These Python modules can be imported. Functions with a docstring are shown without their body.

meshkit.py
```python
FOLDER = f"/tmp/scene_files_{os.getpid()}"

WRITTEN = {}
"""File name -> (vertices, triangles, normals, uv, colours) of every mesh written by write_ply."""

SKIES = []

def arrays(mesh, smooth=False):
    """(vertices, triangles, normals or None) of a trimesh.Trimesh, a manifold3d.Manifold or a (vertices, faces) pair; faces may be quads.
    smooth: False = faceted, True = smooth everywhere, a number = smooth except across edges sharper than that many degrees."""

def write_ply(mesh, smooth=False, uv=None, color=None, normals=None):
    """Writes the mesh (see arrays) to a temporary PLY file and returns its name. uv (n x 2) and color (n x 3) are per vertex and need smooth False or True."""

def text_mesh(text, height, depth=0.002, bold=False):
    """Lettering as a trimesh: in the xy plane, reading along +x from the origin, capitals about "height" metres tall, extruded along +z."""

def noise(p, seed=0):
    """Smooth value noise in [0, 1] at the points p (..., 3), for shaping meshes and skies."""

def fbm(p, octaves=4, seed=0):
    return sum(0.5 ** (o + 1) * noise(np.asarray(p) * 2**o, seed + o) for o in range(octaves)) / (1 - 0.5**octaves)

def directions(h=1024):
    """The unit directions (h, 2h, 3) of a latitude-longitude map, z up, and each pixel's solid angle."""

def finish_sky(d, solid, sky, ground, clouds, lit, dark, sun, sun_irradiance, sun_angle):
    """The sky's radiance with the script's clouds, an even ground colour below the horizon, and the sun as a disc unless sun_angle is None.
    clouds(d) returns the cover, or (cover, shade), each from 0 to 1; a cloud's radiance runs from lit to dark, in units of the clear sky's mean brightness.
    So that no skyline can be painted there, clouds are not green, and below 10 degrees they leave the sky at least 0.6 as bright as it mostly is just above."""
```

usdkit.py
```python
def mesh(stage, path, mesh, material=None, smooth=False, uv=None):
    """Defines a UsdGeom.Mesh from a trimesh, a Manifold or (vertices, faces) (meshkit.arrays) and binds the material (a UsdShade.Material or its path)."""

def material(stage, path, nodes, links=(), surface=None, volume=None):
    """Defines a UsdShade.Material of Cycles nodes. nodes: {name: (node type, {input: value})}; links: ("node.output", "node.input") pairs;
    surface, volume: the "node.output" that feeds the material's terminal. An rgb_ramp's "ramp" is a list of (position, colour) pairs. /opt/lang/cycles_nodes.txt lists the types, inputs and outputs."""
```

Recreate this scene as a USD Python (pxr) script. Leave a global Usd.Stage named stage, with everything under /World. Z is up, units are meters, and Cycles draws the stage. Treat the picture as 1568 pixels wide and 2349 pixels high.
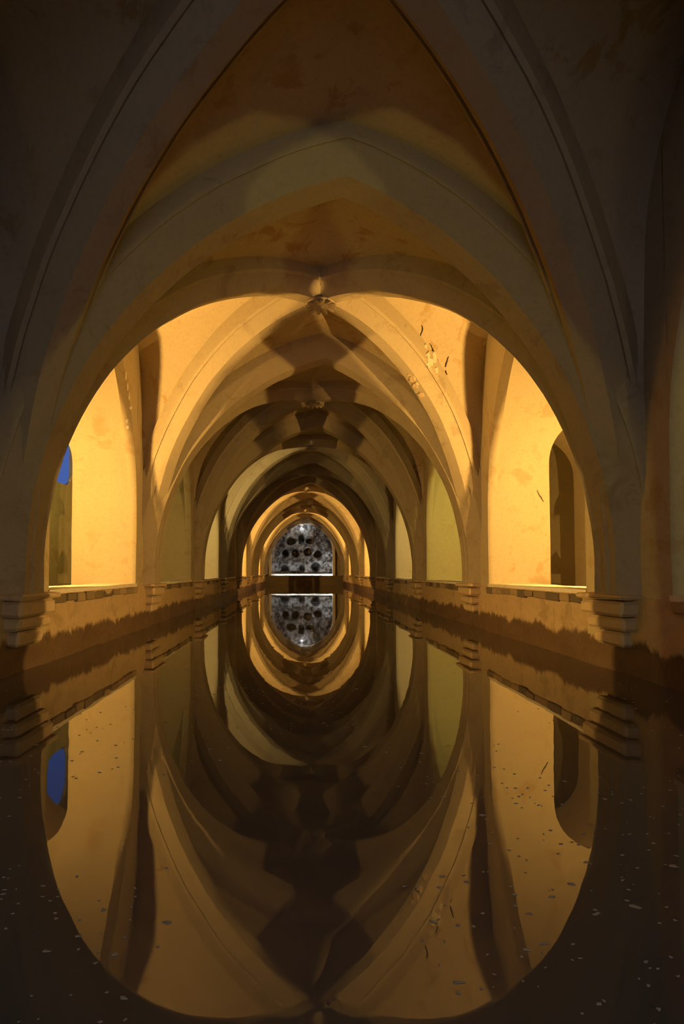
import math
import random
import numpy as np
import trimesh
import usdkit
import meshkit
from pxr import Usd, UsdGeom, UsdLux, Gf, Sdf
from shapely.geometry import Polygon, box as sbox
from shapely import segmentize

stage = Usd.Stage.CreateInMemory()
UsdGeom.SetStageUpAxis(stage, 'Z')
UsdGeom.SetStageMetersPerUnit(stage, 1.0)
UsdGeom.Xform.Define(stage, '/World')
UsdGeom.Scope.Define(stage, '/World/Looks')
rng = random.Random(7)

# ------------------------------------------------------------------ camera, light, exposure
IMG_W, F_PX = 1568.0, 1350.0
CAM_Z = 0.75
PITCH = 2.2
EXPOSURE = 3.0
cam = UsdGeom.Camera.Define(stage, '/World/Camera')
AP = 36.0
cam.CreateHorizontalApertureAttr(AP)
cam.CreateVerticalApertureAttr(AP * 2349 / 1568)
cam.CreateFocalLengthAttr(F_PX / IMG_W * AP)
cam.CreateHorizontalApertureOffsetAttr((784 - 692) / IMG_W * AP)
cam.CreateVerticalApertureOffsetAttr((137.5 - F_PX * math.tan(math.radians(PITCH))) / IMG_W * AP)
cam.CreateClippingRangeAttr(Gf.Vec2f(0.05, 200))
cam.CreateExposureAttr(EXPOSURE)
cx_ = UsdGeom.Xformable(cam)
cx_.AddTranslateOp().Set(Gf.Vec3d(0, 0, CAM_Z))
cx_.AddRotateXOp().Set(90 + PITCH)

AMBER = (1.0, 0.615, 0.165)
STRAW = (1.0, 0.79, 0.31)
OLIVE = (1.0, 0.85, 0.20)
COOL = (0.86, 0.93, 1.0)
# unseen floodlights: (bay, side) -> colour, wash on the cross wall, throw across the nave
FLOOD = {
    (0, 1): (OLIVE, 4.0, 9.5, 0.3), (0, -1): (OLIVE, 1.6, 10.0, 0.3),
    (1, 1): (AMBER, 66.0, 66.0, 95.0), (1, -1): (AMBER, 66.0, 70.0, 95.0),
    (2, 1): (OLIVE, 22.0, 1.6, 0.6), (2, -1): (OLIVE, 4.0, 1.6, 0.6),
    (3, 1): (STRAW, 26.0, 4.0, 4.0), (3, -1): (STRAW, 28.0, 9.0, 36.0),
    (5, 1): (AMBER, 75.0, 60.0, 60.0), (5, -1): (AMBER, 75.0, 70.0, 85.0),
    (7, 1): (AMBER, 85.0, 60.0, 95.0), (7, -1): (AMBER, 85.0, 60.0, 95.0),
}
END_LIGHT = 3.0
END_SPOT = 4.0
SKY = 0.065

dome = UsdLux.DomeLight.Define(stage, '/World/Sky')  # dim sky fill, let in by the opening behind the viewer
dome.CreateIntensityAttr(SKY)
dome.CreateColorAttr(Gf.Vec3f(0.78, 0.85, 1.1))

# ------------------------------------------------------------------ dimensions (metres; water at z = 0)
WL, WR = -2.12, 2.385            # nave faces of the two side walls
XA, XB = 0.33, 0.20              # apex of transverse arches, bosses
BAY = 3.73
Y0 = 0.64
NB = 9
PH = 0.57                        # half thickness of the cross walls along the nave
ZS = 0.75                        # springing
ZA, ZB = 3.68, 3.64              # intrados of transverse arches and of bosses
OUT_L, OUT_R = -4.15, 4.40       # outer walls of the side aisles
TW = 0.12                        # thickness of arcade
SILL = 0.60
FLOOR = 0.30


def Yk(k):
    return Y0 + BAY * k


def wall_x(s):
    return WR if s > 0 else WL


# ------------------------------------------------------------------ helpers
_used = {}


def numbered(path):
    n = _used.get(path, 0)
    _used[path] = n + 1
    return path if n == 0 else f'{path}_{n:03d}'


def setdata(p, label=None, cat=None, group=None, kind=None):
    for k, v in (('label', label), ('category', cat), ('group', group), ('kind', kind)):
        if v:
            p.SetCustomDataByKey(k, v)
    return p


def thing(name, label, cat, group=None, kind=None):
    path = numbered('/World/' + name)
    x = UsdGeom.Xform.Define(stage, path)
    return setdata(x.GetPrim(), label, cat, group, kind)


def part(parent, name, mesh, mat, smooth=35, label=None):
    path = numbered(str(parent.GetPath()) + '/' + name)
    m = usdkit.mesh(stage, path, mesh, mat, smooth=smooth)
    if label:
        m.GetPrim().SetCustomDataByKey('label', label)
    return m.GetPrim()


def single(name, mesh, mat, label, cat, smooth=35, group=None, kind=None):
    path = numbered('/World/' + name)
    m = usdkit.mesh(stage, path, mesh, mat, smooth=smooth)
    return setdata(m.GetPrim(), label, cat, group, kind)


def box(x0, x1, y0, y1, z0, z1):
    b = trimesh.creation.box([x1 - x0, y1 - y0, z1 - z0])
    b.apply_translation([(x0 + x1) / 2, (y0 + y1) / 2, (z0 + z1) / 2])
    return b


def chamfer_box(x0, x1, y0, y1, z0, z1, c=0.008, jit=0.0, r=None):
    import manifold3d as m3
    pts = []
    for X, sx in ((x0, 1), (x1, -1)):
        for Y, sy in ((y0, 1), (y1, -1)):
            for Z, sz in ((z0, 1), (z1, -1)):
                j = [(r.uniform(-jit, jit) if r else 0) for _ in range(3)]
                pts += [(X + j[0], Y + j[1] + sy * c, Z + j[2] + sz * c), (X + j[0] + sx * c, Y + j[1], Z + j[2] + sz * c), (X + j[0] + sx * c, Y + j[1] + sy * c, Z + j[2])]
    h = trimesh.convex.convex_hull(np.array(pts))
    return h


def grid_mesh(P):
    """P: (n, m, 3) grid of points -> mesh."""
    n, m = P.shape[:2]
    i, j = np.meshgrid(np.arange(n - 1), np.arange(m - 1), indexing='ij')
    a = i * m + j
    q = np.stack([a, a + 1, a + m + 1, a + m], -1).reshape(-1, 4)
    f = np.vstack([q[:, [0, 1, 2]], q[:, [0, 2, 3]]])
    return trimesh.Trimesh(P.reshape(-1, 3), f, process=False)


def wobble(v, amp=0.012, scale=1.3, seed=0):
    v = np.asarray(v, float)
    d = np.stack([meshkit.fbm(v * scale + 17.3 * k + seed, 3, seed + k) - 0.5 for k in range(3)], -1)
    return v + d * 2 * amp


def extrude_profile(poly, axis, a0, a1, amp=0.010, seg=0.14, seed=0):
    """poly in (u, z). axis 'x': u = Y, extruded along x from a0 to a1; axis 'y': u = X, extruded along y."""
    p = segmentize(poly, seg)
    p = Polygon([c for c in p.exterior.coords], [list(h.coords) for h in p.interiors])
    m = trimesh.creation.extrude_polygon(p, a1 - a0, engine='earcut')
    v = m.vertices.copy()
    u, z, w = v[:, 0].copy(), v[:, 1].copy(), v[:, 2] + a0
    if axis == 'x':
        P = np.stack([w, u, z], -1)
        f = m.faces
    else:
        P = np.stack([u, w, z], -1)
        f = m.faces[:, ::-1]
    n = wobble(P, amp, 1.7, seed)
    if axis == 'x':
        n[:, 0] = P[:, 0]
    else:
        n[:, 1] = P[:, 1]
    return trimesh.Trimesh(n, f, process=False)


def pointed(c, a, spring, apex, n=18):
    """Outline of a pointed arch (u, z) from right spring over apex to left spring."""
    r = apex - spring
    R = (a * a + r * r) / (2 * a)
    out = []
    for t in np.linspace(0, 1, n):
        z = spring + r * t
        out.append((c + a - R + math.sqrt(max(R * R - (z - spring) ** 2, 0)), z))
    left = [(2 * c - u, z) for u, z in out[::-1]][1:]
    return out + left


# ------------------------------------------------------------------ materials
def plaster(name, base, stain, dark, rough_bump=0.25, stain_amt=0.6, wet=None, spec=0.25):
    n = {
        'g': ('geometry', {}),
        'n1': ('noise_texture', {'scale': 0.9, 'detail': 6.0, 'roughness': 0.6}),
        'r1': ('rgb_ramp', {'ramp': [(0.0, (0, 0, 0)), (0.42, (0, 0, 0)), (0.56, (1, 1, 1)), (1.0, (1, 1, 1))]}),
        'n2': ('noise_texture', {'scale': 3.7, 'detail': 8.0, 'roughness': 0.68, 'distortion': 0.6}),
        'r2': ('rgb_ramp', {'ramp': [(0.0, (0, 0, 0)), (0.53, (0, 0, 0)), (0.60, (1, 1, 1)), (1.0, (1, 1, 1))]}),
        'mul': ('math', {'math_type': 'multiply'}),
        'amt': ('math', {'math_type': 'multiply', 'value2': stain_amt}),
        'm1': ('mix', {'mix_type': 'mix', 'color1': base, 'color2': stain}),
        'n3': ('noise_texture', {'scale': 28.0, 'detail': 5.0, 'roughness': 0.6}),
        'r3': ('rgb_ramp', {'ramp': [(0.0, (0.74, 0.74, 0.74)), (0.5, (0.96, 0.96, 0.96)), (1.0, (1, 1, 1))]}),
        'm2': ('mix', {'mix_type': 'multiply', 'fac': 1.0}),
        'n4': ('noise_texture', {'scale': 14.0, 'detail': 7.0, 'roughness': 0.65}),
        'bump': ('bump', {'strength': rough_bump, 'distance': 0.02}),
        'p': ('principled_bsdf', {'roughness': 0.85, 'specular_ior_level': spec}),
    }
    l = [('g.position', 'n1.vector'), ('g.position', 'n2.vector'), ('g.position', 'n3.vector'), ('g.position', 'n4.vector'),
         ('n1.fac', 'r1.fac'), ('n2.fac', 'r2.fac'), ('r1.color', 'mul.value1'), ('r2.color', 'mul.value2'), ('mul.value', 'amt.value1'),
         ('amt.value', 'm1.fac'), ('m1.color', 'm2.color1'), ('n3.fac', 'r3.fac'), ('r3.color', 'm2.color2'),
         ('n4.fac', 'bump.height'), ('bump.normal', 'p.normal')]
    if wet:
        top, wetcol, washcol = wet
        n.update({
            'sx': ('separate_xyz', {}),
            'mp': ('mapping', {'scale': (1.0, 1.0, 0.22)}),
            'nw': ('noise_texture', {'scale': 4.5, 'detail': 7.0, 'roughness': 0.7}),
            'k': ('math', {'math_type': 'multiply_add', 'value2': 0.34, 'value3': -0.17}),
            'add': ('math', {'math_type': 'add'}),
            'mr': ('map_range', {'from_min': top - 0.02, 'from_max': top + 0.02, 'to_min': 1.0, 'to_max': 0.0, 'clamp': True}),
            'm3': ('mix', {'mix_type': 'mix', 'color2': wetcol}),
            'rr': ('map_range', {'from_min': 0.0, 'from_max': 1.0, 'to_min': 0.85, 'to_max': 0.5, 'clamp': True}),
        })
        l += [('g.position', 'sx.vector'), ('g.position', 'mp.vector'), ('mp.vector', 'nw.vector'), ('nw.fac', 'k.value1'), ('k.value', 'add.value1'), ('sx.z', 'add.value2'),
              ('add.value', 'mr.value'), ('mr.result', 'm3.fac'), ('m2.color', 'm3.color1'), ('m3.color', 'p.base_color'), ('mr.result', 'rr.value'), ('rr.result', 'p.roughness')]
    else:
        l.append(('m2.color', 'p.base_color'))
    return usdkit.material(stage, '/World/Looks/' + name, n, l, surface='p.BSDF')


M_PLASTER = plaster('ochre_plaster', (0.44, 0.325, 0.19), (0.34, 0.20, 0.075), None, 0.3, 0.85)
M_WALL = plaster('aisle_plaster', (0.46, 0.355, 0.21), (0.37, 0.235, 0.10), None, 0.14, 0.6)
M_RIB = plaster('rib_plaster', (0.38, 0.285, 0.17), (0.26, 0.18, 0.10), None, 0.4, 0.6)
M_POOL = plaster('pool_wall_plaster', (0.50, 0.335, 0.18), (0.36, 0.235, 0.12), None, 0.7, 0.7, wet=(0.225, (0.13, 0.072, 0.036), None))
M_STONE = plaster('corbel_stone', (0.55, 0.38, 0.21), (0.36, 0.25, 0.14), None, 0.5, 0.7)
M_COPING = plaster('coping_plaster', (0.78, 0.66, 0.50), (0.6, 0.45, 0.3), None, 0.3, 0.4)
M_FLOOR = plaster('aisle_floor', (0.5, 0.38, 0.25), (0.35, 0.25, 0.15), None, 0.4, 0.5)
M_BRICKS = [plaster(f'brick_tone_{"abcd"[i]}', c, tuple(0.7 * v for v in c), None, 0.6, 0.5) for i, c in enumerate([(0.20, 0.14, 0.075), (0.36, 0.24, 0.13), (0.15, 0.11, 0.07), (0.27, 0.18, 0.10)])]
M_FLAKE = plaster('flaked_lime', (0.60, 0.50, 0.34), (0.40, 0.30, 0.18), None, 0.9, 0.9)
M_WHITE = plaster('bare_lime', (0.92, 0.86, 0.72), (0.8, 0.7, 0.5), None, 0.8, 0.5)


def plain(name, col, rough=0.6, metallic=0.0, **kw):
    return usdkit.material(stage, '/World/Looks/' + name, {'p': ('principled_bsdf', {'base_color': col, 'roughness': rough, 'metallic': metallic, **kw})}, [], surface='p.BSDF')


M_BLACK = plain('black_metal', (0.012, 0.012, 0.012), 0.7)
M_GREY = plain('lamp_grey', (0.65, 0.62, 0.58), 0.5)
M_CRACK = plain('crack_dark', (0.06, 0.035, 0.02), 0.95)
M_GROTTO = usdkit.material(stage, '/World/Looks/grotto_rock', {
    'g': ('geometry', {}),
    'n1': ('noise_texture', {'scale': 3.2, 'detail': 8.0, 'roughness': 0.7}),
    'r1': ('rgb_ramp', {'ramp': [(0.0, (0.05, 0.045, 0.04)), (0.42, (0.11, 0.10, 0.09)), (0.55, (0.42, 0.385, 0.35)), (1.0, (0.70, 0.65, 0.60))]}),
    'n2': ('noise_texture', {'scale': 11.0, 'detail': 8.0, 'roughness': 0.7}),
    'b': ('bump', {'strength': 0.9, 'distance': 0.06}),
    'p': ('principled_bsdf', {'roughness': 0.9, 'specular_ior_level': 0.2})},
    [('g.position', 'n1.vector'), ('n1.fac', 'r1.fac'), ('r1.color', 'p.base_color'), ('g.position', 'n2.vector'), ('n2.fac', 'b.height'), ('b.normal', 'p.normal')], surface='p.BSDF')
M_WATER = usdkit.material(stage, '/World/Looks/pool_water', {
    'g': ('geometry', {}),
    'mp': ('mapping', {'scale': (1.0, 0.55, 1.0)}),
    'n1': ('noise_texture', {'scale': 2.2, 'detail': 3.0, 'roughness': 0.5}),
    'b': ('bump', {'strength': 0.05, 'distance': 0.02}),
    'p': ('principled_bsdf', {'base_color': (0.10, 0.088, 0.066), 'roughness': 0.012, 'ior': 1.56, 'specular_ior_level': 0.5})},
    [('g.position', 'mp.vector'), ('mp.vector', 'n1.vector'), ('n1.fac', 'b.height'), ('b.normal', 'p.normal')], surface='p.BSDF')
M_DEBRIS = plain('debris_pale', (0.42, 0.35, 0.24), 0.8)
M_LED = usdkit.material(stage, '/World/Looks/led_lens', {'p': ('emission', {'color': (1.0, 0.9, 0.78), 'strength': 0.09})}, [], surface='p.emission')
M_PANE = usdkit.material(stage, '/World/Looks/dusk_pane', {'p': ('emission', {'color': (0.10, 0.19, 0.62), 'strength': 0.075})}, [], surface='p.emission')

# ------------------------------------------------------------------ words that tell the bays apart
BAYOF = ['the near dark bay', 'the near orange bay', 'the dim third bay', 'the straw-lit bay', 'the dark fifth bay', 'the middle orange bay',
         'the dark seventh bay', 'the deepest orange bay', 'the bay before the rock wall']
SIDE = {-1: 'left', 1: 'right'}
ORD = ['nearest the viewer', 'second from the viewer', 'third from the viewer', 'fourth from the viewer', 'fifth from the viewer', 'sixth from the viewer', 'seventh from the viewer', 'eighth from the viewer', 'ninth from the viewer', 'tenth from the viewer']


# ------------------------------------------------------------------ curves of the vault
def arch_half(s, n, up, z):
    """x of the transverse arch's half on side s at height z, the arch grown outward by n (its apex up by 'up')."""
    xs = wall_x(s) - s * (0.13 - n)
    apex = ZA + up
    a, r = abs(xs - XA), apex - ZS
    R = (a * a + r * r) / (2 * a)
    return xs - s * (R - np.sqrt(np.maximum(R * R - (z - ZS) ** 2, 0)))


def diag_dir(i, s, f):
    """boss and springing (plan) of bay i's diagonal towards side s, end f (-1 near, 1 far)."""
    b = np.array([XB, Yk(i) + BAY / 2])
    e = np.array([wall_x(s) - s * 0.10, (Yk(i) + 0.20) if f < 0 else (Yk(i + 1) - 0.08)])
    return b, e


def diag_pts(i, s, f, n, th):
    b, e = diag_dir(i, s, f)
    L = np.linalg.norm(e - b)
    d = (e - b) / L
    h = (L + n) * np.cos(th)
    return np.stack([b[0] + d[0] * h, b[1] + d[1] * h, ZS + (ZB + n - ZS) * np.sin(th)], -1)


FA_Z, F_H, F_SP = 4.30, 1.52, 2.9


def formeret(i, s, f, z):
    """Wall end of the side web at height z: x just inside the wall, y."""
    c = Yk(i) + BAY / 2
    r = FA_Z - F_SP
    R = (F_H ** 2 + r ** 2) / (2 * F_H)
    hl = np.where(z < F_SP, F_H, F_H - R + np.sqrt(np.maximum(R * R - np.maximum(z - F_SP, 0) ** 2, 0)))
    return np.stack([np.full_like(z, wall_x(s) + s * 0.02), c + f * hl, z], -1)


EXT = 0.22
TH = np.radians(np.concatenate([np.linspace(0, 60, 22), np.linspace(63, 90, 12)]))


def ruled(A, B, m=12, dome=0.0, seed=0):
    u = np.linspace(0, 1, m)[None, :, None]
    P = A[:, None] * (1 - u) + B[:, None] * u
    P[..., 2] += dome * 4 * (u * (1 - u))[..., 0] * np.linspace(0, 1, len(A))[:, None]
    flat = P.reshape(-1, 3)
    return grid_mesh(wobble(flat, 0.012, 1.1, seed).reshape(P.shape))


def long_web(i, f):
    """Web between the diagonals and the transverse arch at end f: two halves."""
    k = i if f < 0 else i + 1
    h = np.sin(TH)
    out = []
    for s in (-1, 1):
        D = diag_pts(i, s, f, EXT, TH)
        zT = ZS + h * (ZA + 0.27 - ZS)
        T = np.stack([arch_half(s, 0.24, 0.27, zT), np.full_like(zT, Yk(k)), zT], -1)
        out.append(ruled(D, T, 12, 0.04, 3))
    return trimesh.util.concatenate(out)


def side_web(i, s):
    h = np.sin(TH)
    out = []
    for f in (-1, 1):
        D = diag_pts(i, s, f, EXT, TH)
        F = formeret(i, s, f, ZS + h * (FA_Z - ZS))
        out.append(ruled(D, F, 12, 0.03, 3))
    return trimesh.util.concatenate(out)


def sweep(P, lat, profile, nrm):
    """P (n,3) path, lat (3,) sideways, nrm (n,3) outward; profile (m,2) of (sideways, outward), open strip closed at the back."""
    pr = np.asarray(profile)
    G = P[:, None] + pr[None, :, :1] * np.asarray(lat)[None, None] + pr[None, :, 1:] * nrm[:, None]
    return G


DIAG_PROFILE = [(-0.21, 0.34), (-0.21, 0.16), (-0.185, 0.135), (-0.17, 0.145), (-0.155, 0.12), (-0.15, 0.105), (-0.075, 0.0), (0.075, 0.0), (0.15, 0.105), (0.155, 0.12), (0.17, 0.145), (0.185, 0.135), (0.21, 0.16), (0.21, 0.34)]
TRANS_PROFILE = [(-0.31, 0.40), (-0.31, 0.20), (-0.285, 0.17), (-0.265, 0.18), (-0.245, 0.15), (-0.13, 0.0), (0.13, 0.0), (0.245, 0.15), (0.265, 0.18), (0.285, 0.17), (0.31, 0.20), (0.31, 0.40)]


def finish_rib(G, seed):
    n, m = G.shape[:2]
    fine = []
    Gw = wobble(G.reshape(-1, 3), 0.010, 2.2, seed).reshape(G.shape)
    return grid_mesh(Gw)


def diag_rib(i, s, f):
    b, e = diag_dir(i, s, f)
    d = np.append((e - b) / np.linalg.norm(e - b), 0)
    th = np.radians(np.linspace(0, 90, 40))
    P = diag_pts(i, s, f, 0, th)
    nrm = np.stack([d * math.cos(t) + np.array([0, 0, math.sin(t)]) for t in th])
    low = np.array([[*e, ZS - 0.17 + 0.0], [*e, ZS - 0.08]])
    P = np.vstack([low, P])
    nrm = np.vstack([nrm[:1], nrm[:1], nrm])
    lat = np.array([-d[1], d[0], 0])
    return finish_rib(sweep(P, lat, DIAG_PROFILE, nrm), 11 + i)


def trans_arch(k):
    halves = []
    for s in (-1, 1):
        xs = wall_x(s) - s * 0.13
        a, r = abs(xs - XA), ZA - ZS
        R = (a * a + r * r) / (2 * a)
        c = xs - s * R
        t1 = math.asin(r / R)
        th = np.linspace(0, t1, 36)
        P = np.stack([c + s * R * np.cos(th), np.full_like(th, Yk(k)), ZS + R * np.sin(th)], -1)
        nrm = np.stack([s * np.cos(th), 0 * th, np.sin(th)], -1)
        nrm[-1] = [0, 0, 1 / math.sin(t1)]
        P = np.vstack([[P[0] - [0, 0, 0.17]], [P[0] - [0, 0, 0.08]], P])
        nrm = np.vstack([nrm[:1], nrm[:1], nrm])
        G = sweep(P, (0, 1, 0), TRANS_PROFILE, nrm)
        halves.append(G if s < 0 else G[::-1])
    G = np.vstack([halves[0], halves[1][1:]])
    return finish_rib(G, 31 + k)


def boss(i):
    """Carved rosette under the crossing."""
    c = np.array([XB, Yk(i) + BAY / 2, ZB])
    ms = []
    core = trimesh.creation.icosphere(3, 1.0)
    core.apply_scale([0.16, 0.16, 0.035])
    core.apply_translation(c + [0, 0, -0.005])
    ms.append(core)
    for j in range(12):
        a = j * math.pi / 6 + 0.1
        p = trimesh.creation.icosphere(2, 1.0)
        p.apply_scale([0.07, 0.024, 0.018])
        p.apply_transform(trimesh.transformations.rotation_matrix(0.25, [0, 1, 0]))
        p.apply_translation([0.115, 0, 0])
        p.apply_transform(trimesh.transformations.rotation_matrix(a, [0, 0, 1]))
        p.apply_translation(c + [0, 0, -0.03])
        ms.append(p)
    k = trimesh.creation.icosphere(2, 0.04)
    k.apply_translation(c + [0, 0, -0.03])
    ms.append(k)
    return ms


# ------------------------------------------------------------------ the setting
W_EXT0, W_EXT1 = -2.2, Yk(9) + 3.2
w = box(WL - 0.3, WR + 0.3, W_EXT0, Yk(9) + 0.3, -0.06, 0.0)
single('water', w, M_WATER, 'still dark water filling the long pool, mirroring the arches', 'water', smooth=False, kind='structure')


def rough_face(s):
    """Pool side wall: rough plastered face from the pool floor up to just under the coping, with a flat back."""
    X = wall_x(s)
    ys = np.arange(W_EXT0, Yk(9) - 0.4, 0.07)
    zs = np.linspace(-0.25, SILL - 0.035, 22)
    yy, zz = np.meshgrid(ys, zs, indexing='ij')
    n = meshkit.fbm(np.stack([np.full_like(yy, s * 5.0), yy * 2.2, zz * 3.5], -1), 4, 5) - 0.5
    n2 = meshkit.fbm(np.stack([np.full_like(yy, s * 9.0), yy * 9.0, zz * 11.0], -1), 3, 8) - 0.5
    xx = X - s * (0.015 + 0.07 * n + 0.03 * n2)
    zt = zz.copy()
    P = np.stack([xx, yy, zt], -1)
    top = P[:, -1:].copy()
    top[..., 0] = X + s * 0.53
    bot = P[:, :1].copy()
    bot[..., 0] = X + s * 0.53
    G = np.concatenate([bot, P, top], 1)
    return grid_mesh(G if s < 0 else G[:, ::-1])


for s in (-1, 1):
    single('wall_pool_' + SIDE[s], rough_face(s), M_POOL, f'rough stained pool wall under the coping along the {SIDE[s]} side of the water', 'wall', kind='structure')
    ox = OUT_R if s > 0 else OUT_L
    xa, xb = sorted((wall_x(s) + s * 0.53, ox))
    single('floor_aisle_' + SIDE[s], box(xa, xb, W_EXT0, Yk(9) + 0.3, FLOOR - 0.4, FLOOR), M_FLOOR, f'paved floor of the {SIDE[s]} side aisle behind the parapets', 'floor', smooth=False, kind='structure')
    th = np.linspace(0, math.pi, 18)
    cxx, rad = (xa + xb) / 2, (xb - xa) / 2
    arc = np.stack([cxx + (rad + 0.02) * np.cos(th), 0 * th, 4.62 + 0.75 * np.sin(th)], -1)
    ysn = np.linspace(W_EXT0, Yk(9) + 0.3, 60)
    G = np.stack([np.stack([arc[:, 0], np.full(18, y), arc[:, 2]], -1) for y in ysn])
    single('ceiling_aisle_' + SIDE[s], grid_mesh(G), M_WALL, f'plastered barrel ceiling over the {SIDE[s]} side aisle', 'ceiling', kind='structure')

# outer aisle walls; the left one has a small deep window in the bay behind the first lit one
WIN_Y, WIN_Z = 10.15, 2.72
win = Polygon(pointed(WIN_Y, 0.42, WIN_Z + 0.15, WIN_Z + 0.55, 8) + [(WIN_Y - 0.42, WIN_Z - 0.2), (WIN_Y - 0.36, WIN_Z - 0.36), (WIN_Y - 0.2, WIN_Z - 0.44), (WIN_Y + 0.2, WIN_Z - 0.44), (WIN_Y + 0.36, WIN_Z - 0.36), (WIN_Y + 0.42, WIN_Z - 0.2)])
lw = sbox(W_EXT0, FLOOR - 0.4, Yk(9) + 0.3, 5.6).difference(win)
single('wall_left', extrude_profile(lw, 'x', OUT_L - 0.3, OUT_L, 0.006, 0.3, 2), M_WALL, 'plastered outer wall of the left side aisle with a small blue window', 'wall', smooth=False, kind='structure')
single('wall_right', box(OUT_R, OUT_R + 0.3, W_EXT0, Yk(9) + 0.3, FLOOR - 0.4, 5.6), M_WALL, 'plastered outer wall of the right side aisle', 'wall', smooth=False, kind='structure')
wt = thing('window_1', 'small blue dusk-lit window seen through the doorway on the left', 'window', kind='structure')
part(wt, 'pane', extrude_profile(win.buffer(0.03), 'x', OUT_L - 0.07, OUT_L - 0.05, 0, 0.3, 0), M_PANE, smooth=False)
single('ceiling', box(OUT_L - 0.4, OUT_R + 0.4, W_EXT0 - 0.3, W_EXT1 + 0.2, 5.62, 5.82), M_WALL, 'unseen roof slab above the vaults, added to keep sky light out', 'ceiling', smooth=False, kind='structure')  # out of view; stops sky light leaking in over the vaults

# unseen back wall; its arched opening is added to let in weak sky fill
ent = Polygon(pointed(0.13, 1.1, 2.0, 3.2, 12) + [(-0.97, 0.3), (1.23, 0.3)])
bw = sbox(OUT_L - 0.3, -0.6, OUT_R + 0.3, 5.62).difference(ent)
single('wall_back', extrude_profile(bw, 'y', W_EXT0 - 0.3, W_EXT0, 0.004, 0.4, 4), M_WALL, 'unseen back wall with an arched opening added behind the viewer for sky fill', 'wall', smooth=False, kind='structure')
# unseen flat ceiling and side walls closing off the space round the viewer
single('ceiling_entrance', box(WL - 0.3, WR + 0.3, W_EXT0, Yk(0), 4.1, 4.3), M_PLASTER, 'unseen flat plastered ceiling closing off the space over the viewer', 'ceiling', smooth=False, kind='structure')
for s in (-1, 1):
    xa, xb = sorted((wall_x(s), wall_x(s) + s * TW))
    single('wall_entrance_' + SIDE[s], box(xa, xb, W_EXT0, Yk(0) - PH, 0.2, 5.6), M_WALL, f'unseen plain plastered wall closing off the {SIDE[s]} side behind the viewer', 'wall', smooth=False, kind='structure')

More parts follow.
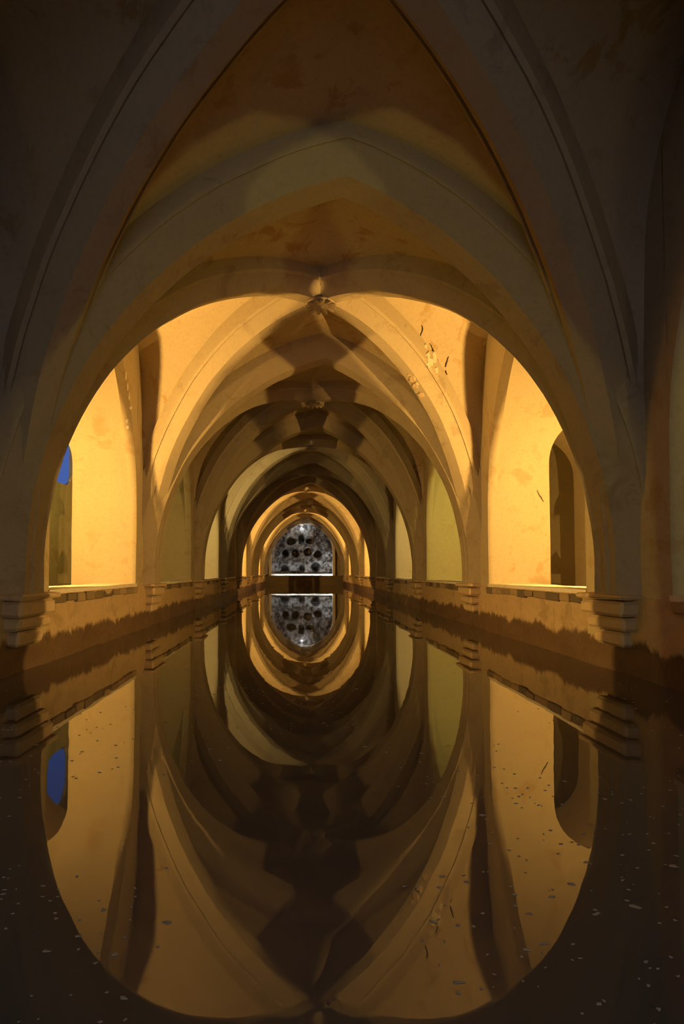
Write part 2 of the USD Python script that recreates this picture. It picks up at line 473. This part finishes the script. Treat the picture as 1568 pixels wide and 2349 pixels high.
# ------------------------------------------------------------------ cross walls (piers) with aisle doors, corbels
DOOR = {1: (3.60, 0.42, 2.15, 2.72), -1: (-3.37, 0.42, 2.15, 2.72)}
for k in range(0, 10):
    for s in (-1, 1):
        ox = OUT_R if s > 0 else OUT_L
        xa, xb = sorted((wall_x(s), ox))
        dc, da, dsp, dap = DOOR[s]
        d = Polygon(pointed(dc, da, dsp, dap, 9) + [(dc - da, FLOOR), (dc + da, FLOOR)])
        poly = sbox(xa, 0.2, xb, 5.45)
        poly = poly.difference(d.union(sbox(dc - da, 0.0, dc + da, FLOOR + 0.05)))
        if poly.geom_type != 'Polygon':
            poly = max(poly.geoms, key=lambda g: g.area)
        y0, y1 = Yk(k) - PH, Yk(k) + PH
        if k == 9:
            y1 = Yk(k) + 0.3
        single('cross_wall', extrude_profile(poly, 'y', y0, y1, 0.008, 0.16, 50 + k), M_WALL,
               f'plastered cross wall with an aisle doorway, {ORD[k]} on the {SIDE[s]}', 'wall', smooth=False, kind='structure')
        if k == 0 or k == 9:
            continue
        c = thing('corbel', f'tapering corbel of rough stone courses, {ORD[k - 1]} on the {SIDE[s]}', 'corbel')
        r = random.Random(100 + k * 2 + s)
        zt = ZS - 0.16
        for j, (hh, hw, pr) in enumerate([(0.05, 0.33, 0.18), (0.12, 0.30, 0.155), (0.11, 0.26, 0.125), (0.11, 0.20, 0.095)]):
            X = wall_x(s)
            a_, b_ = sorted((X + s * 0.05, X - s * pr))
            m = chamfer_box(a_, b_, Yk(k) + 0.07 - hw, Yk(k) + 0.07 + hw, zt - hh + 0.008, zt, 0.022 if j else 0.012, 0.008, r)
            part(c, 'corbel_stone', m, M_STONE, smooth=25)
            zt -= hh

ARCHES = {}
# ------------------------------------------------------------------ arcade walls with the side arches, parapets
for i in range(NB):
    ya, yb = Yk(i) + PH, Yk(i + 1) - PH
    cy = (ya + yb) / 2
    for s in (-1, 1):
        xa, xb = sorted((wall_x(s), wall_x(s) + s * TW))
        op = Polygon(pointed(cy, (yb - ya) / 2, 1.50, 3.82, 22) + [(ya, 0.0), (yb, 0.0)])
        pan = sbox(ya, 1.0, yb, 5.45).difference(op.buffer(0.002))
        if pan.geom_type != 'Polygon':
            pan = max(pan.geoms, key=lambda g: g.area)
        t = ARCHES[i, s] = thing('side_arch', f'pointed side arch onto the {SIDE[s]} aisle, beside {BAYOF[i]}', 'arch')
        part(t, 'spandrel', extrude_profile(pan, 'x', xa, xb, 0.010, 0.12, 70 + i), M_WALL, smooth=30)
        p = thing('parapet', f'low plaster-topped parapet on the {SIDE[s]}, beside {BAYOF[i]}', 'parapet')
        r = random.Random(500 + 2 * i + s)
        # coping with a slightly uneven edge
        ca, cb = sorted((wall_x(s), wall_x(s) + s * 0.55))
        m = box(ca, cb, ya - 0.01, yb + 0.01, SILL - 0.038, SILL)
        m = m.subdivide_to_size(0.12)
        v = wobble(m.vertices, 0.006, 4.0, 9)
        v[:, 0] = v[:, 0] - s * 0.012 * (np.abs(v[:, 0] - wall_x(s)) < 0.05)
        m = trimesh.Trimesh(v, m.faces, process=False)
        part(p, 'coping', m, M_COPING, smooth=30)
        y = ya + 0.02
        while y < yb - 0.12:
            L = r.uniform(0.20, 0.36)
            L = min(L, yb - 0.02 - y)
            hgt = r.uniform(0.065, 0.085)
            pr = r.uniform(0.012, 0.03)
            X = wall_x(s)
            a_, b_ = sorted((X + s * 0.08, X - s * (0.02 + pr)))
            part(p, 'brick', chamfer_box(a_, b_, y, y + L - 0.015, SILL - 0.042 - hgt, SILL - 0.042, 0.008, 0.004, r), M_BRICKS[r.randrange(4)], smooth=25)
            y += L

# ------------------------------------------------------------------ vaults and transverse arches
for k in range(0, 10):
    lab = f'broad pointed transverse arch spanning the pool, {ORD[k]}'
    if k == 0:
        lab = 'broad pointed transverse arch overhead at the entrance, above the viewer'
    elif k < 9:
        lab = f'broad pointed transverse arch between {BAYOF[k - 1]} and {BAYOF[k]}'
    else:
        lab = 'last broad pointed transverse arch, framing the rock wall at the end'
    single('transverse_arch', trans_arch(k), M_RIB, lab[:150], 'arch', smooth=40)

VAULTS = []
for i in range(NB):
    t = thing('rib_vault', f'rib vault with crossing ribs and carved boss over {BAYOF[i]}', 'vault')
    for f in (-1, 1):
        part(t, 'web', long_web(i, f), M_PLASTER, smooth=50)
    for s in (-1, 1):
        part(t, 'web', side_web(i, s), M_PLASTER, smooth=50)
    for s in (-1, 1):
        for f in (-1, 1):
            part(t, 'diagonal_rib', diag_rib(i, s, f), M_RIB, smooth=40)
    VAULTS.append(t)
    bm = boss(i)
    b = part(t, 'boss', trimesh.util.concatenate([bm[0], bm[-1]]), M_RIB, smooth=60)
    if i < 4:
        for q in bm[1:-1]:
            part(b, 'petal', q, M_RIB, smooth=60)


# ------------------------------------------------------------------ flaked plaster and cracks of the first lit bay
def chip(center, nrm, size, seed, sx=1.0):
    rr = random.Random(seed)
    n = np.array(nrm, float) / np.linalg.norm(nrm)
    u = np.cross(n, [0, 0, 1.0])
    u /= np.linalg.norm(u)
    v = np.cross(n, u)
    K = 14
    ring = [np.array(center) + n * 0.004 + size * rr.uniform(0.55, 1.15) * (sx * math.cos(a) * u + math.sin(a) * v) for a in np.linspace(0, 2 * math.pi, K, endpoint=False)]
    top = [np.array(center) + (p - np.array(center)) * 0.75 + n * rr.uniform(0.006, 0.012) for p in ring]
    V = np.array([p - n * 0.015 for p in ring] + top + [np.array(center) + n * 0.010])
    f = []
    for a in range(K):
        b = (a + 1) % K
        f += [(a, b, K + b), (a, K + b, K + a), (K + a, K + b, 2 * K)]
    m = trimesh.Trimesh(V, f, process=False)
    return m


def crack(pts, r0, nrm):
    n = np.array(nrm, float) / np.linalg.norm(nrm)
    P = np.array(pts) + n * 0.004
    fine = []
    rr = random.Random(len(pts) + int(1000 * r0))
    for a, b in zip(P[:-1], P[1:]):
        for t in (0, 0.33, 0.66):
            fine.append(a + (b - a) * t + np.array([rr.uniform(-1, 1) for _ in range(3)]) * 0.006)
    fine.append(P[-1])
    ms = []
    for q, (a, b) in enumerate(zip(fine[:-1], fine[1:])):
        w = r0 * (0.45 + 0.75 * math.sin(math.pi * (q + 0.7) / len(fine)))
        ms.append(trimesh.creation.cylinder(w, segment=[a, b], sections=6))
    return trimesh.util.concatenate(ms)


V1 = VAULTS[1]
for q, (c, n, sz, k) in enumerate([((1.567, 7.128, 3.327), (0.65, -0.76, 0.01), 0.05, 0.8), ((1.640, 7.190, 3.40), (0.65, -0.76, 0.0), 0.055, 0.6), ((1.54, 7.105, 3.40), (0.65, -0.76, 0.0), 0.035, 0.8),
                                   ((1.666, 7.212, 3.25), (0.65, -0.76, 0.0), 0.03, 1.0), ((1.504, 7.076, 3.50), (0.66, -0.76, 0.0), 0.022, 1.0)]):
    part(V1, 'flaked_patch', chip(c, n, sz * 1.7, 60 + q, k), M_FLAKE, smooth=False, label='pale flaked plaster patch' if q == 0 else None)
for q, (c, n, sz) in enumerate([((1.371, 7.228, 3.143), (-0.43, -0.37, -0.83), 0.05), ((1.42, 7.28, 3.085), (-0.45, -0.38, -0.8), 0.045), ((1.506, 7.365, 2.993), (-0.5, -0.42, -0.76), 0.05), ((1.33, 7.19, 3.19), (-0.43, -0.37, -0.83), 0.03)]):
    part(V1, 'flaked_patch', chip(c, n, sz, 80 + q, 1.3), M_STONE, smooth=False)
wn = (0.36, -0.8, -0.49)
for pts, r0 in [([(1.589, 7.219, 3.59), (1.638, 7.27, 3.544), (1.66, 7.262, 3.45), (1.70, 7.262, 3.37), (1.69, 7.27, 3.28)], 0.008), ([(1.867, 7.402, 3.493), (1.85, 7.427, 3.435), (1.833, 7.448, 3.374)], 0.009),
                ([(1.451, 7.04, 3.751), (1.471, 7.086, 3.706), (1.456, 7.12, 3.649)], 0.006), ([(1.843, 7.47, 3.337), (1.867, 7.501, 3.29)], 0.010)]:
    part(V1, 'crack', crack(pts, r0, wn), M_CRACK, smooth=False)
A1 = ARCHES[1, -1]
ya_, yb_ = Yk(1) + PH, Yk(2) - PH
for q, z in enumerate([2.56, 2.63, 2.78, 2.90, 3.00, 3.11, 3.30]):
    a_, r_ = (yb_ - ya_) / 2, 3.82 - 1.5
    R_ = (a_ * a_ + r_ * r_) / (2 * a_)
    y_ = (ya_ + yb_) / 2 + a_ - R_ + math.sqrt(R_ * R_ - (z - 1.5) ** 2)
    m = trimesh.creation.icosphere(1, 1.0)
    m.vertices = wobble(m.vertices, 0.45, 1.3, 3 * q)
    m.apply_scale([0.008, 0.006, 0.055] if q > 2 else [0.02, 0.014, 0.026])
    m.apply_translation([WL + 0.002 - (0.06 if q in (0, 1) else 0.0), y_ - (0.012 if q < 2 else 0.002), z])
    part(A1, 'flaked_patch', m, M_WHITE, smooth=False, label='white flaked plaster on the arch edge' if q == 0 else None)
sc = crack([(3.02, 7.525, 1.80), (3.07, 7.525, 1.71), (3.10, 7.525, 1.65)], 0.004, (0, -1, 0))
part(ARCHES[1, 1], 'scratch', sc, M_CRACK, smooth=False)

# ------------------------------------------------------------------ end wall: pointed frame, white sill, rock grotto behind
YE = Yk(9) + 0.1
frame_c = 0.0
arch_in = Polygon(pointed(frame_c, 1.86, 2.0, 3.66, 16) + [(frame_c - 1.86, -0.3), (frame_c + 1.86, -0.3)])
ew = sbox(OUT_L - 0.3, -0.4, OUT_R + 0.3, 5.62).difference(arch_in)
et = thing('wall_end', 'end wall with a pointed arched opening in front of the rock grotto', 'wall', kind='structure')
part(et, 'face', extrude_profile(ew, 'y', YE + 0.24, YE + 0.50, 0.01, 0.2, 91), M_PLASTER, smooth=30)
ring = Polygon(pointed(frame_c, 1.94, 2.0, 3.75, 16) + [(frame_c - 1.94, 0.5), (frame_c + 1.94, 0.5)]).difference(Polygon(pointed(frame_c, 1.80, 2.0, 3.59, 16) + [(frame_c - 1.80, 0.3), (frame_c + 1.80, 0.3)]))
part(et, 'arch_moulding', extrude_profile(ring, 'y', YE + 0.05, YE + 0.5, 0.01, 0.2, 92), M_COPING, smooth=30)
ep = thing('parapet', 'low dark stone parapet with a bright white curb at the far end of the pool', 'parapet')
lowm = box(WL, WR, YE - 0.12, YE + 0.5, -0.05, 0.53).subdivide_to_size(0.12)
lowm = trimesh.Trimesh(wobble(lowm.vertices, 0.02, 4, 3), lowm.faces, process=False)
part(ep, 'wall', lowm, M_BRICKS[0], smooth=30)
sl = box(frame_c - 2.0, frame_c + 2.0, YE + 0.90, YE + 1.05, 0.40, 0.635).subdivide_to_size(0.1)
part(ep, 'curb', trimesh.Trimesh(wobble(sl.vertices, 0.012, 3, 6), sl.faces, process=False), M_WHITE, smooth=30, label='bright white plaster curb')

HOLES = [(-1.02, 0.98, 0.42, 0.26), (0.00, 0.94, 0.28, 0.25), (0.85, 1.02, 0.36, 0.34), (-0.98, 1.88, 0.33, 0.30), (-0.40, 1.95, 0.36, 0.36), (0.36, 1.97, 0.34, 0.30), (0.95, 1.85, 0.33, 0.28),
         (-0.65, 2.58, 0.4, 0.3), (-0.02, 2.68, 0.26, 0.42), (0.5, 2.62, 0.36, 0.2)]
xs = np.linspace(-2.4, 2.4, 130)
zs = np.linspace(0.1, 4.3, 115)
xx, zz = np.meshgrid(xs, zs, indexing='ij')
dep = 0.55 * (meshkit.fbm(np.stack([xx * 1.5, zz * 1.5, 0 * xx], -1), 5, 21) - 0.5) + 0.16 * (meshkit.fbm(np.stack([xx * 6, zz * 6, 0 * xx], -1), 4, 22) - 0.5)
jit = meshkit.fbm(np.stack([xx * 3.5, zz * 3.5, 0 * xx + 4], -1), 3, 23) - 0.5
hole = np.zeros_like(xx)
for hx, hz, hw, hh in HOLES:
    q = ((xx - hx) / (hw * 0.62)) ** 2 + ((zz - hz) / (hh * 0.75)) ** 2 + 1.6 * jit
    hole = np.maximum(hole, 1 / (1 + np.exp((q - 1) * 7)))
yy = YE + 1.25 + dep + 0.75 * hole - 0.18 * np.maximum(0, zz - 2.0)
single('rock_grotto', grid_mesh(np.stack([xx, yy, zz], -1)), M_GROTTO, 'rough grey grotto rock face with dark rounded niches at the far end', 'rock', smooth=60)
for s in (-1, 1):
    single('wall_grotto_' + SIDE[s], box(s * 2.4 - 0.1, s * 2.4 + 0.1, YE + 0.5, YE + 2.6, 0.0, 5.6), M_GROTTO, f'grey {SIDE[s]} return wall of the grotto recess at the far end', 'wall', smooth=False, kind='structure')
single('floor_grotto', box(-2.5, 2.5, YE + 0.5, YE + 2.6, 0.2, 0.45), M_GROTTO, 'grey floor of the grotto recess behind the white sill', 'floor', smooth=False, kind='structure')
single('wall_grotto_back', box(-2.6, 2.6, YE + 2.6, YE + 2.7, 0.0, 5.6), M_GROTTO, 'dark rear wall behind the grotto niches', 'wall', smooth=False, kind='structure')


# ------------------------------------------------------------------ lamps
def sphere_light(path, pos, col, power, rad):
    l = UsdLux.SphereLight.Define(stage, path)
    l.CreateRadiusAttr(rad)
    l.CreateColorAttr(Gf.Vec3f(*col))
    l.CreateIntensityAttr(power / (math.pi * 4 * math.pi * rad * rad) * 1.0)
    l.CreateNormalizeAttr(False)
    UsdGeom.Xformable(l).AddTranslateOp().Set(Gf.Vec3d(*map(float, pos)))


def snoot(L, dirs, reach, back):
    """Open pyramid round the lamp: its mouth's edges are seen from L in the given directions."""
    D = np.array([np.array(d, float) / np.linalg.norm(d) for d in dirs])
    mid = D.mean(0) / np.linalg.norm(D.mean(0))
    L = np.array(L)
    mouth = L + D * reach
    rear = L - mid * back + (D - mid * (D @ mid)[:, None]) * 0.04
    out_mouth = mouth + (D - mid * (D @ mid)[:, None]) * 0.02
    out_rear = rear + (D - mid * (D @ mid)[:, None]) * 0.02 - mid * 0.01
    n = len(D)
    v = np.vstack([rear, mouth, out_mouth, out_rear, [rear.mean(0)], [out_rear.mean(0)]])
    f = []
    for a in range(n):
        b = (a + 1) % n
        for o in (0, n, 2 * n):
            f += [(o + a, o + b, o + n + b), (o + a, o + n + b, o + n + a)]
        f += [(4 * n, b, a), (4 * n + 1, 3 * n + a, 3 * n + b)]
    return trimesh.Trimesh(v, f, process=False)


def dvec(s, az, el):
    """az: degrees from straight across the nave towards the far end; for the lamp on side s."""
    a, e = math.radians(az), math.radians(el)
    return np.array([-s * math.cos(a), math.sin(a), math.tan(e)])


LAMP_DY, LAMP_DX, LAMP_Z = 0.30, 0.62, 0.80
for (i, s), (col, wash, throw, lift) in FLOOD.items():
    Yj = Yk(i) + PH
    X = wall_x(s)
    L = np.array([X + s * LAMP_DX, Yj + LAMP_DY, LAMP_Z])
    LA = L + [s * 0.28, -0.04, 1.30]
    LC = L + [s * 0.06, 0.08, 0.80]
    t = thing('unseen_floodlight', f'unseen black floodlights placed to light vault and walls, {SIDE[s]} aisle of {BAYOF[i]}', 'lamp')  # out of view behind the piers; lights walls, webs and opposite vault
    foot = trimesh.creation.cylinder(0.13, 0.025, sections=24)
    foot.apply_translation([L[0] + s * 0.1, L[1] - 0.06, FLOOR + 0.0125])
    pole = trimesh.creation.cylinder(0.018, LAMP_Z - 0.1 - FLOOR, sections=12)
    pole.apply_translation([L[0] + s * 0.1, L[1] - 0.06, (LAMP_Z - 0.1 + FLOOR) / 2])
    pole2 = trimesh.creation.cylinder(0.014, 1.4, sections=12)
    pole2.apply_translation([L[0] + s * 0.17, L[1] - 0.09, LAMP_Z + 0.6])
    bar = box(min(L[0], LA[0]) - 0.06, max(L[0], LA[0]) + 0.06, L[1] - 0.085, L[1] - 0.035, LAMP_Z - 0.12, LAMP_Z - 0.08)
    part(t, 'foot', foot, M_BLACK)
    part(t, 'pole', trimesh.util.concatenate([pole, pole2]), M_BLACK)
    part(t, 'crossbar', bar, M_BLACK, smooth=False)
    # throw across the nave: cut off below, along the near side and by a slanting top edge
    dirs = [dvec(s, -8, -9), dvec(s, 60, -9), dvec(s, 60, 17), dvec(s, 49, 26), dvec(s, 42, 33.5), dvec(s, 32, 35), dvec(s, 22, 35), dvec(s, 16, 41), dvec(s, 8, 38), dvec(s, -2, 25), dvec(s, -8, 8)]
    if i == 0:
        dirs = [dvec(s, 25, -9), dvec(s, 62, -9), dvec(s, 62, 16), dvec(s, 53, 29), dvec(s, 48.5, 37.6), dvec(s, 45, 38.8), dvec(s, 40, 38.6), dvec(s, 34.5, 36.8), dvec(s, 31.5, 32), dvec(s, 29.5, 22), dvec(s, 26, 8)]
    part(t, 'snoot', snoot(L, dirs, 0.36, 0.03), M_BLACK, smooth=False)  # unseen; mouth shaped to set the shadow edges on the vaults
    sphere_light(str(t.GetPath()) + '/throw_bulb', L, col, throw, 0.003)
    # wash of the cross wall
    az0 = math.degrees(math.atan2(BAY - 2 * PH - LAMP_DY + 0.04, LAMP_DX + 0.28))
    azo = 100 if (i, s) == (2, 1) else 150
    dirs = [dvec(s, az0, -31.5), dvec(s, 66, -35), dvec(s, 48, -49), dvec(s, 25, -57), dvec(s, 25, -63), dvec(s, azo, -50), dvec(s, azo, 0), dvec(s, azo, 50), dvec(s, min(110, azo), 60), dvec(s, az0, 56)]
    part(t, 'snoot', snoot(LA, dirs, 0.22, 0.03), M_BLACK, smooth=False)
    sphere_light(str(t.GetPath()) + '/wash_bulb', LA, col, wash, 0.005)

    # lift on to the web above the lamp's own arch
    dirs = [dvec(s, 13, 34.5), dvec(s, 17, 34.0), dvec(s, 20.5, 34.4), dvec(s, 25, 35.3), dvec(s, 32, 34.5), dvec(s, 45, 32), dvec(s, 56, 25), dvec(s, 67, -9), dvec(s, 71, -9), dvec(s, 71, 18), dvec(s, 69.6, 27), dvec(s, 67.2, 34.6), dvec(s, 63.5, 43), dvec(s, 59, 60), dvec(s, 40, 74), dvec(s, 12, 66)]
    part(t, 'snoot', snoot(LC, dirs, 0.22, 0.02), M_BLACK, smooth=False)
    sphere_light(str(t.GetPath()) + '/lift_bulb', LC, col, lift, 0.003)

# unseen cool white lamps behind the far sill, and the small fitting at the crown of the far arch
t = thing('unseen_floodlight', 'unseen cool white light strip behind the far parapet, placed to light the grotto rock', 'lamp')
part(t, 'housing', chamfer_box(-1.7, 1.75, YE + 0.54, YE + 0.60, 0.45, 0.50, 0.01), M_GREY)
st = UsdLux.RectLight.Define(stage, str(t.GetPath()) + '/strip')
st.CreateWidthAttr(3.4)
st.CreateHeightAttr(0.04)
st.CreateColorAttr(Gf.Vec3f(*COOL))
st.CreateIntensityAttr(END_LIGHT)
xf = UsdGeom.Xformable(st)
xf.AddTranslateOp().Set(Gf.Vec3d(0.02, YE + 0.605, 0.52))
xf.AddRotateXOp().Set(125.0)
sphere_light(str(t.GetPath()) + '/unseen_bulb', (1.6, YE + 0.80, 0.50), COOL, END_SPOT, 0.03)  # out of view, brightens the lower right of the rock
t = thing('ceiling_lamp', 'small pale lamp hanging at the crown of the far arch', 'lamp')
part(t, 'housing', chamfer_box(-0.11, 0.11, YE - 0.30, YE - 0.16, 3.40, 3.54, 0.02), M_GREY)
part(t, 'lens', box(-0.09, 0.09, YE - 0.312, YE - 0.302, 3.42, 3.52), M_LED, smooth=False, label='glowing white lens')
rod = trimesh.creation.cylinder(0.02, 0.3, sections=10)
rod.apply_translation([0, YE - 0.23, 3.68])
part(t, 'rod', rod, M_GREY)
sphere_light(str(t.GetPath()) + '/unseen_bulb', (0, YE + 0.62, 3.30), COOL, END_SPOT * 0.35, 0.04)  # unseen light inside the recess, apart from the fitting; lights the upper rock

# ------------------------------------------------------------------ floating specks on the water
r = random.Random(41)
ms = []
while len(ms) < 650:
    y = 0.95 + 3.6 * r.random() ** 1.2
    x = r.uniform(-0.60, 0.68) * y
    if meshkit.noise(np.array([[x * 1.6, y * 1.6, 3.0]]), 6)[0] < 0.42 + 0.25 * r.random() or not WL + 0.1 < x < WR - 0.1:
        continue
    n = r.randint(5, 8)
    sz = r.uniform(0.0016, 0.0042) * (1.7 if r.random() < 0.12 else 1)
    el, tilt = r.uniform(1.0, 2.2), r.uniform(-0.5, 0.5)
    ang = sorted(r.uniform(0, 2 * math.pi) for _ in range(n))
    pts = []
    for a in ang:
        u, v = sz * el * r.uniform(0.7, 1.2) * math.cos(a), sz * r.uniform(0.7, 1.2) * math.sin(a)
        for z in (-0.001, 0.0012):
            pts.append((x + u * math.cos(tilt) - v * math.sin(tilt), y + u * math.sin(tilt) + v * math.cos(tilt), z))
    ms.append(trimesh.convex.convex_hull(np.array(pts)))
single('floating_debris', trimesh.util.concatenate(ms), M_DEBRIS, 'scattered pale specks and leaf bits floating on the pool water', 'debris', smooth=False, kind='stuff')
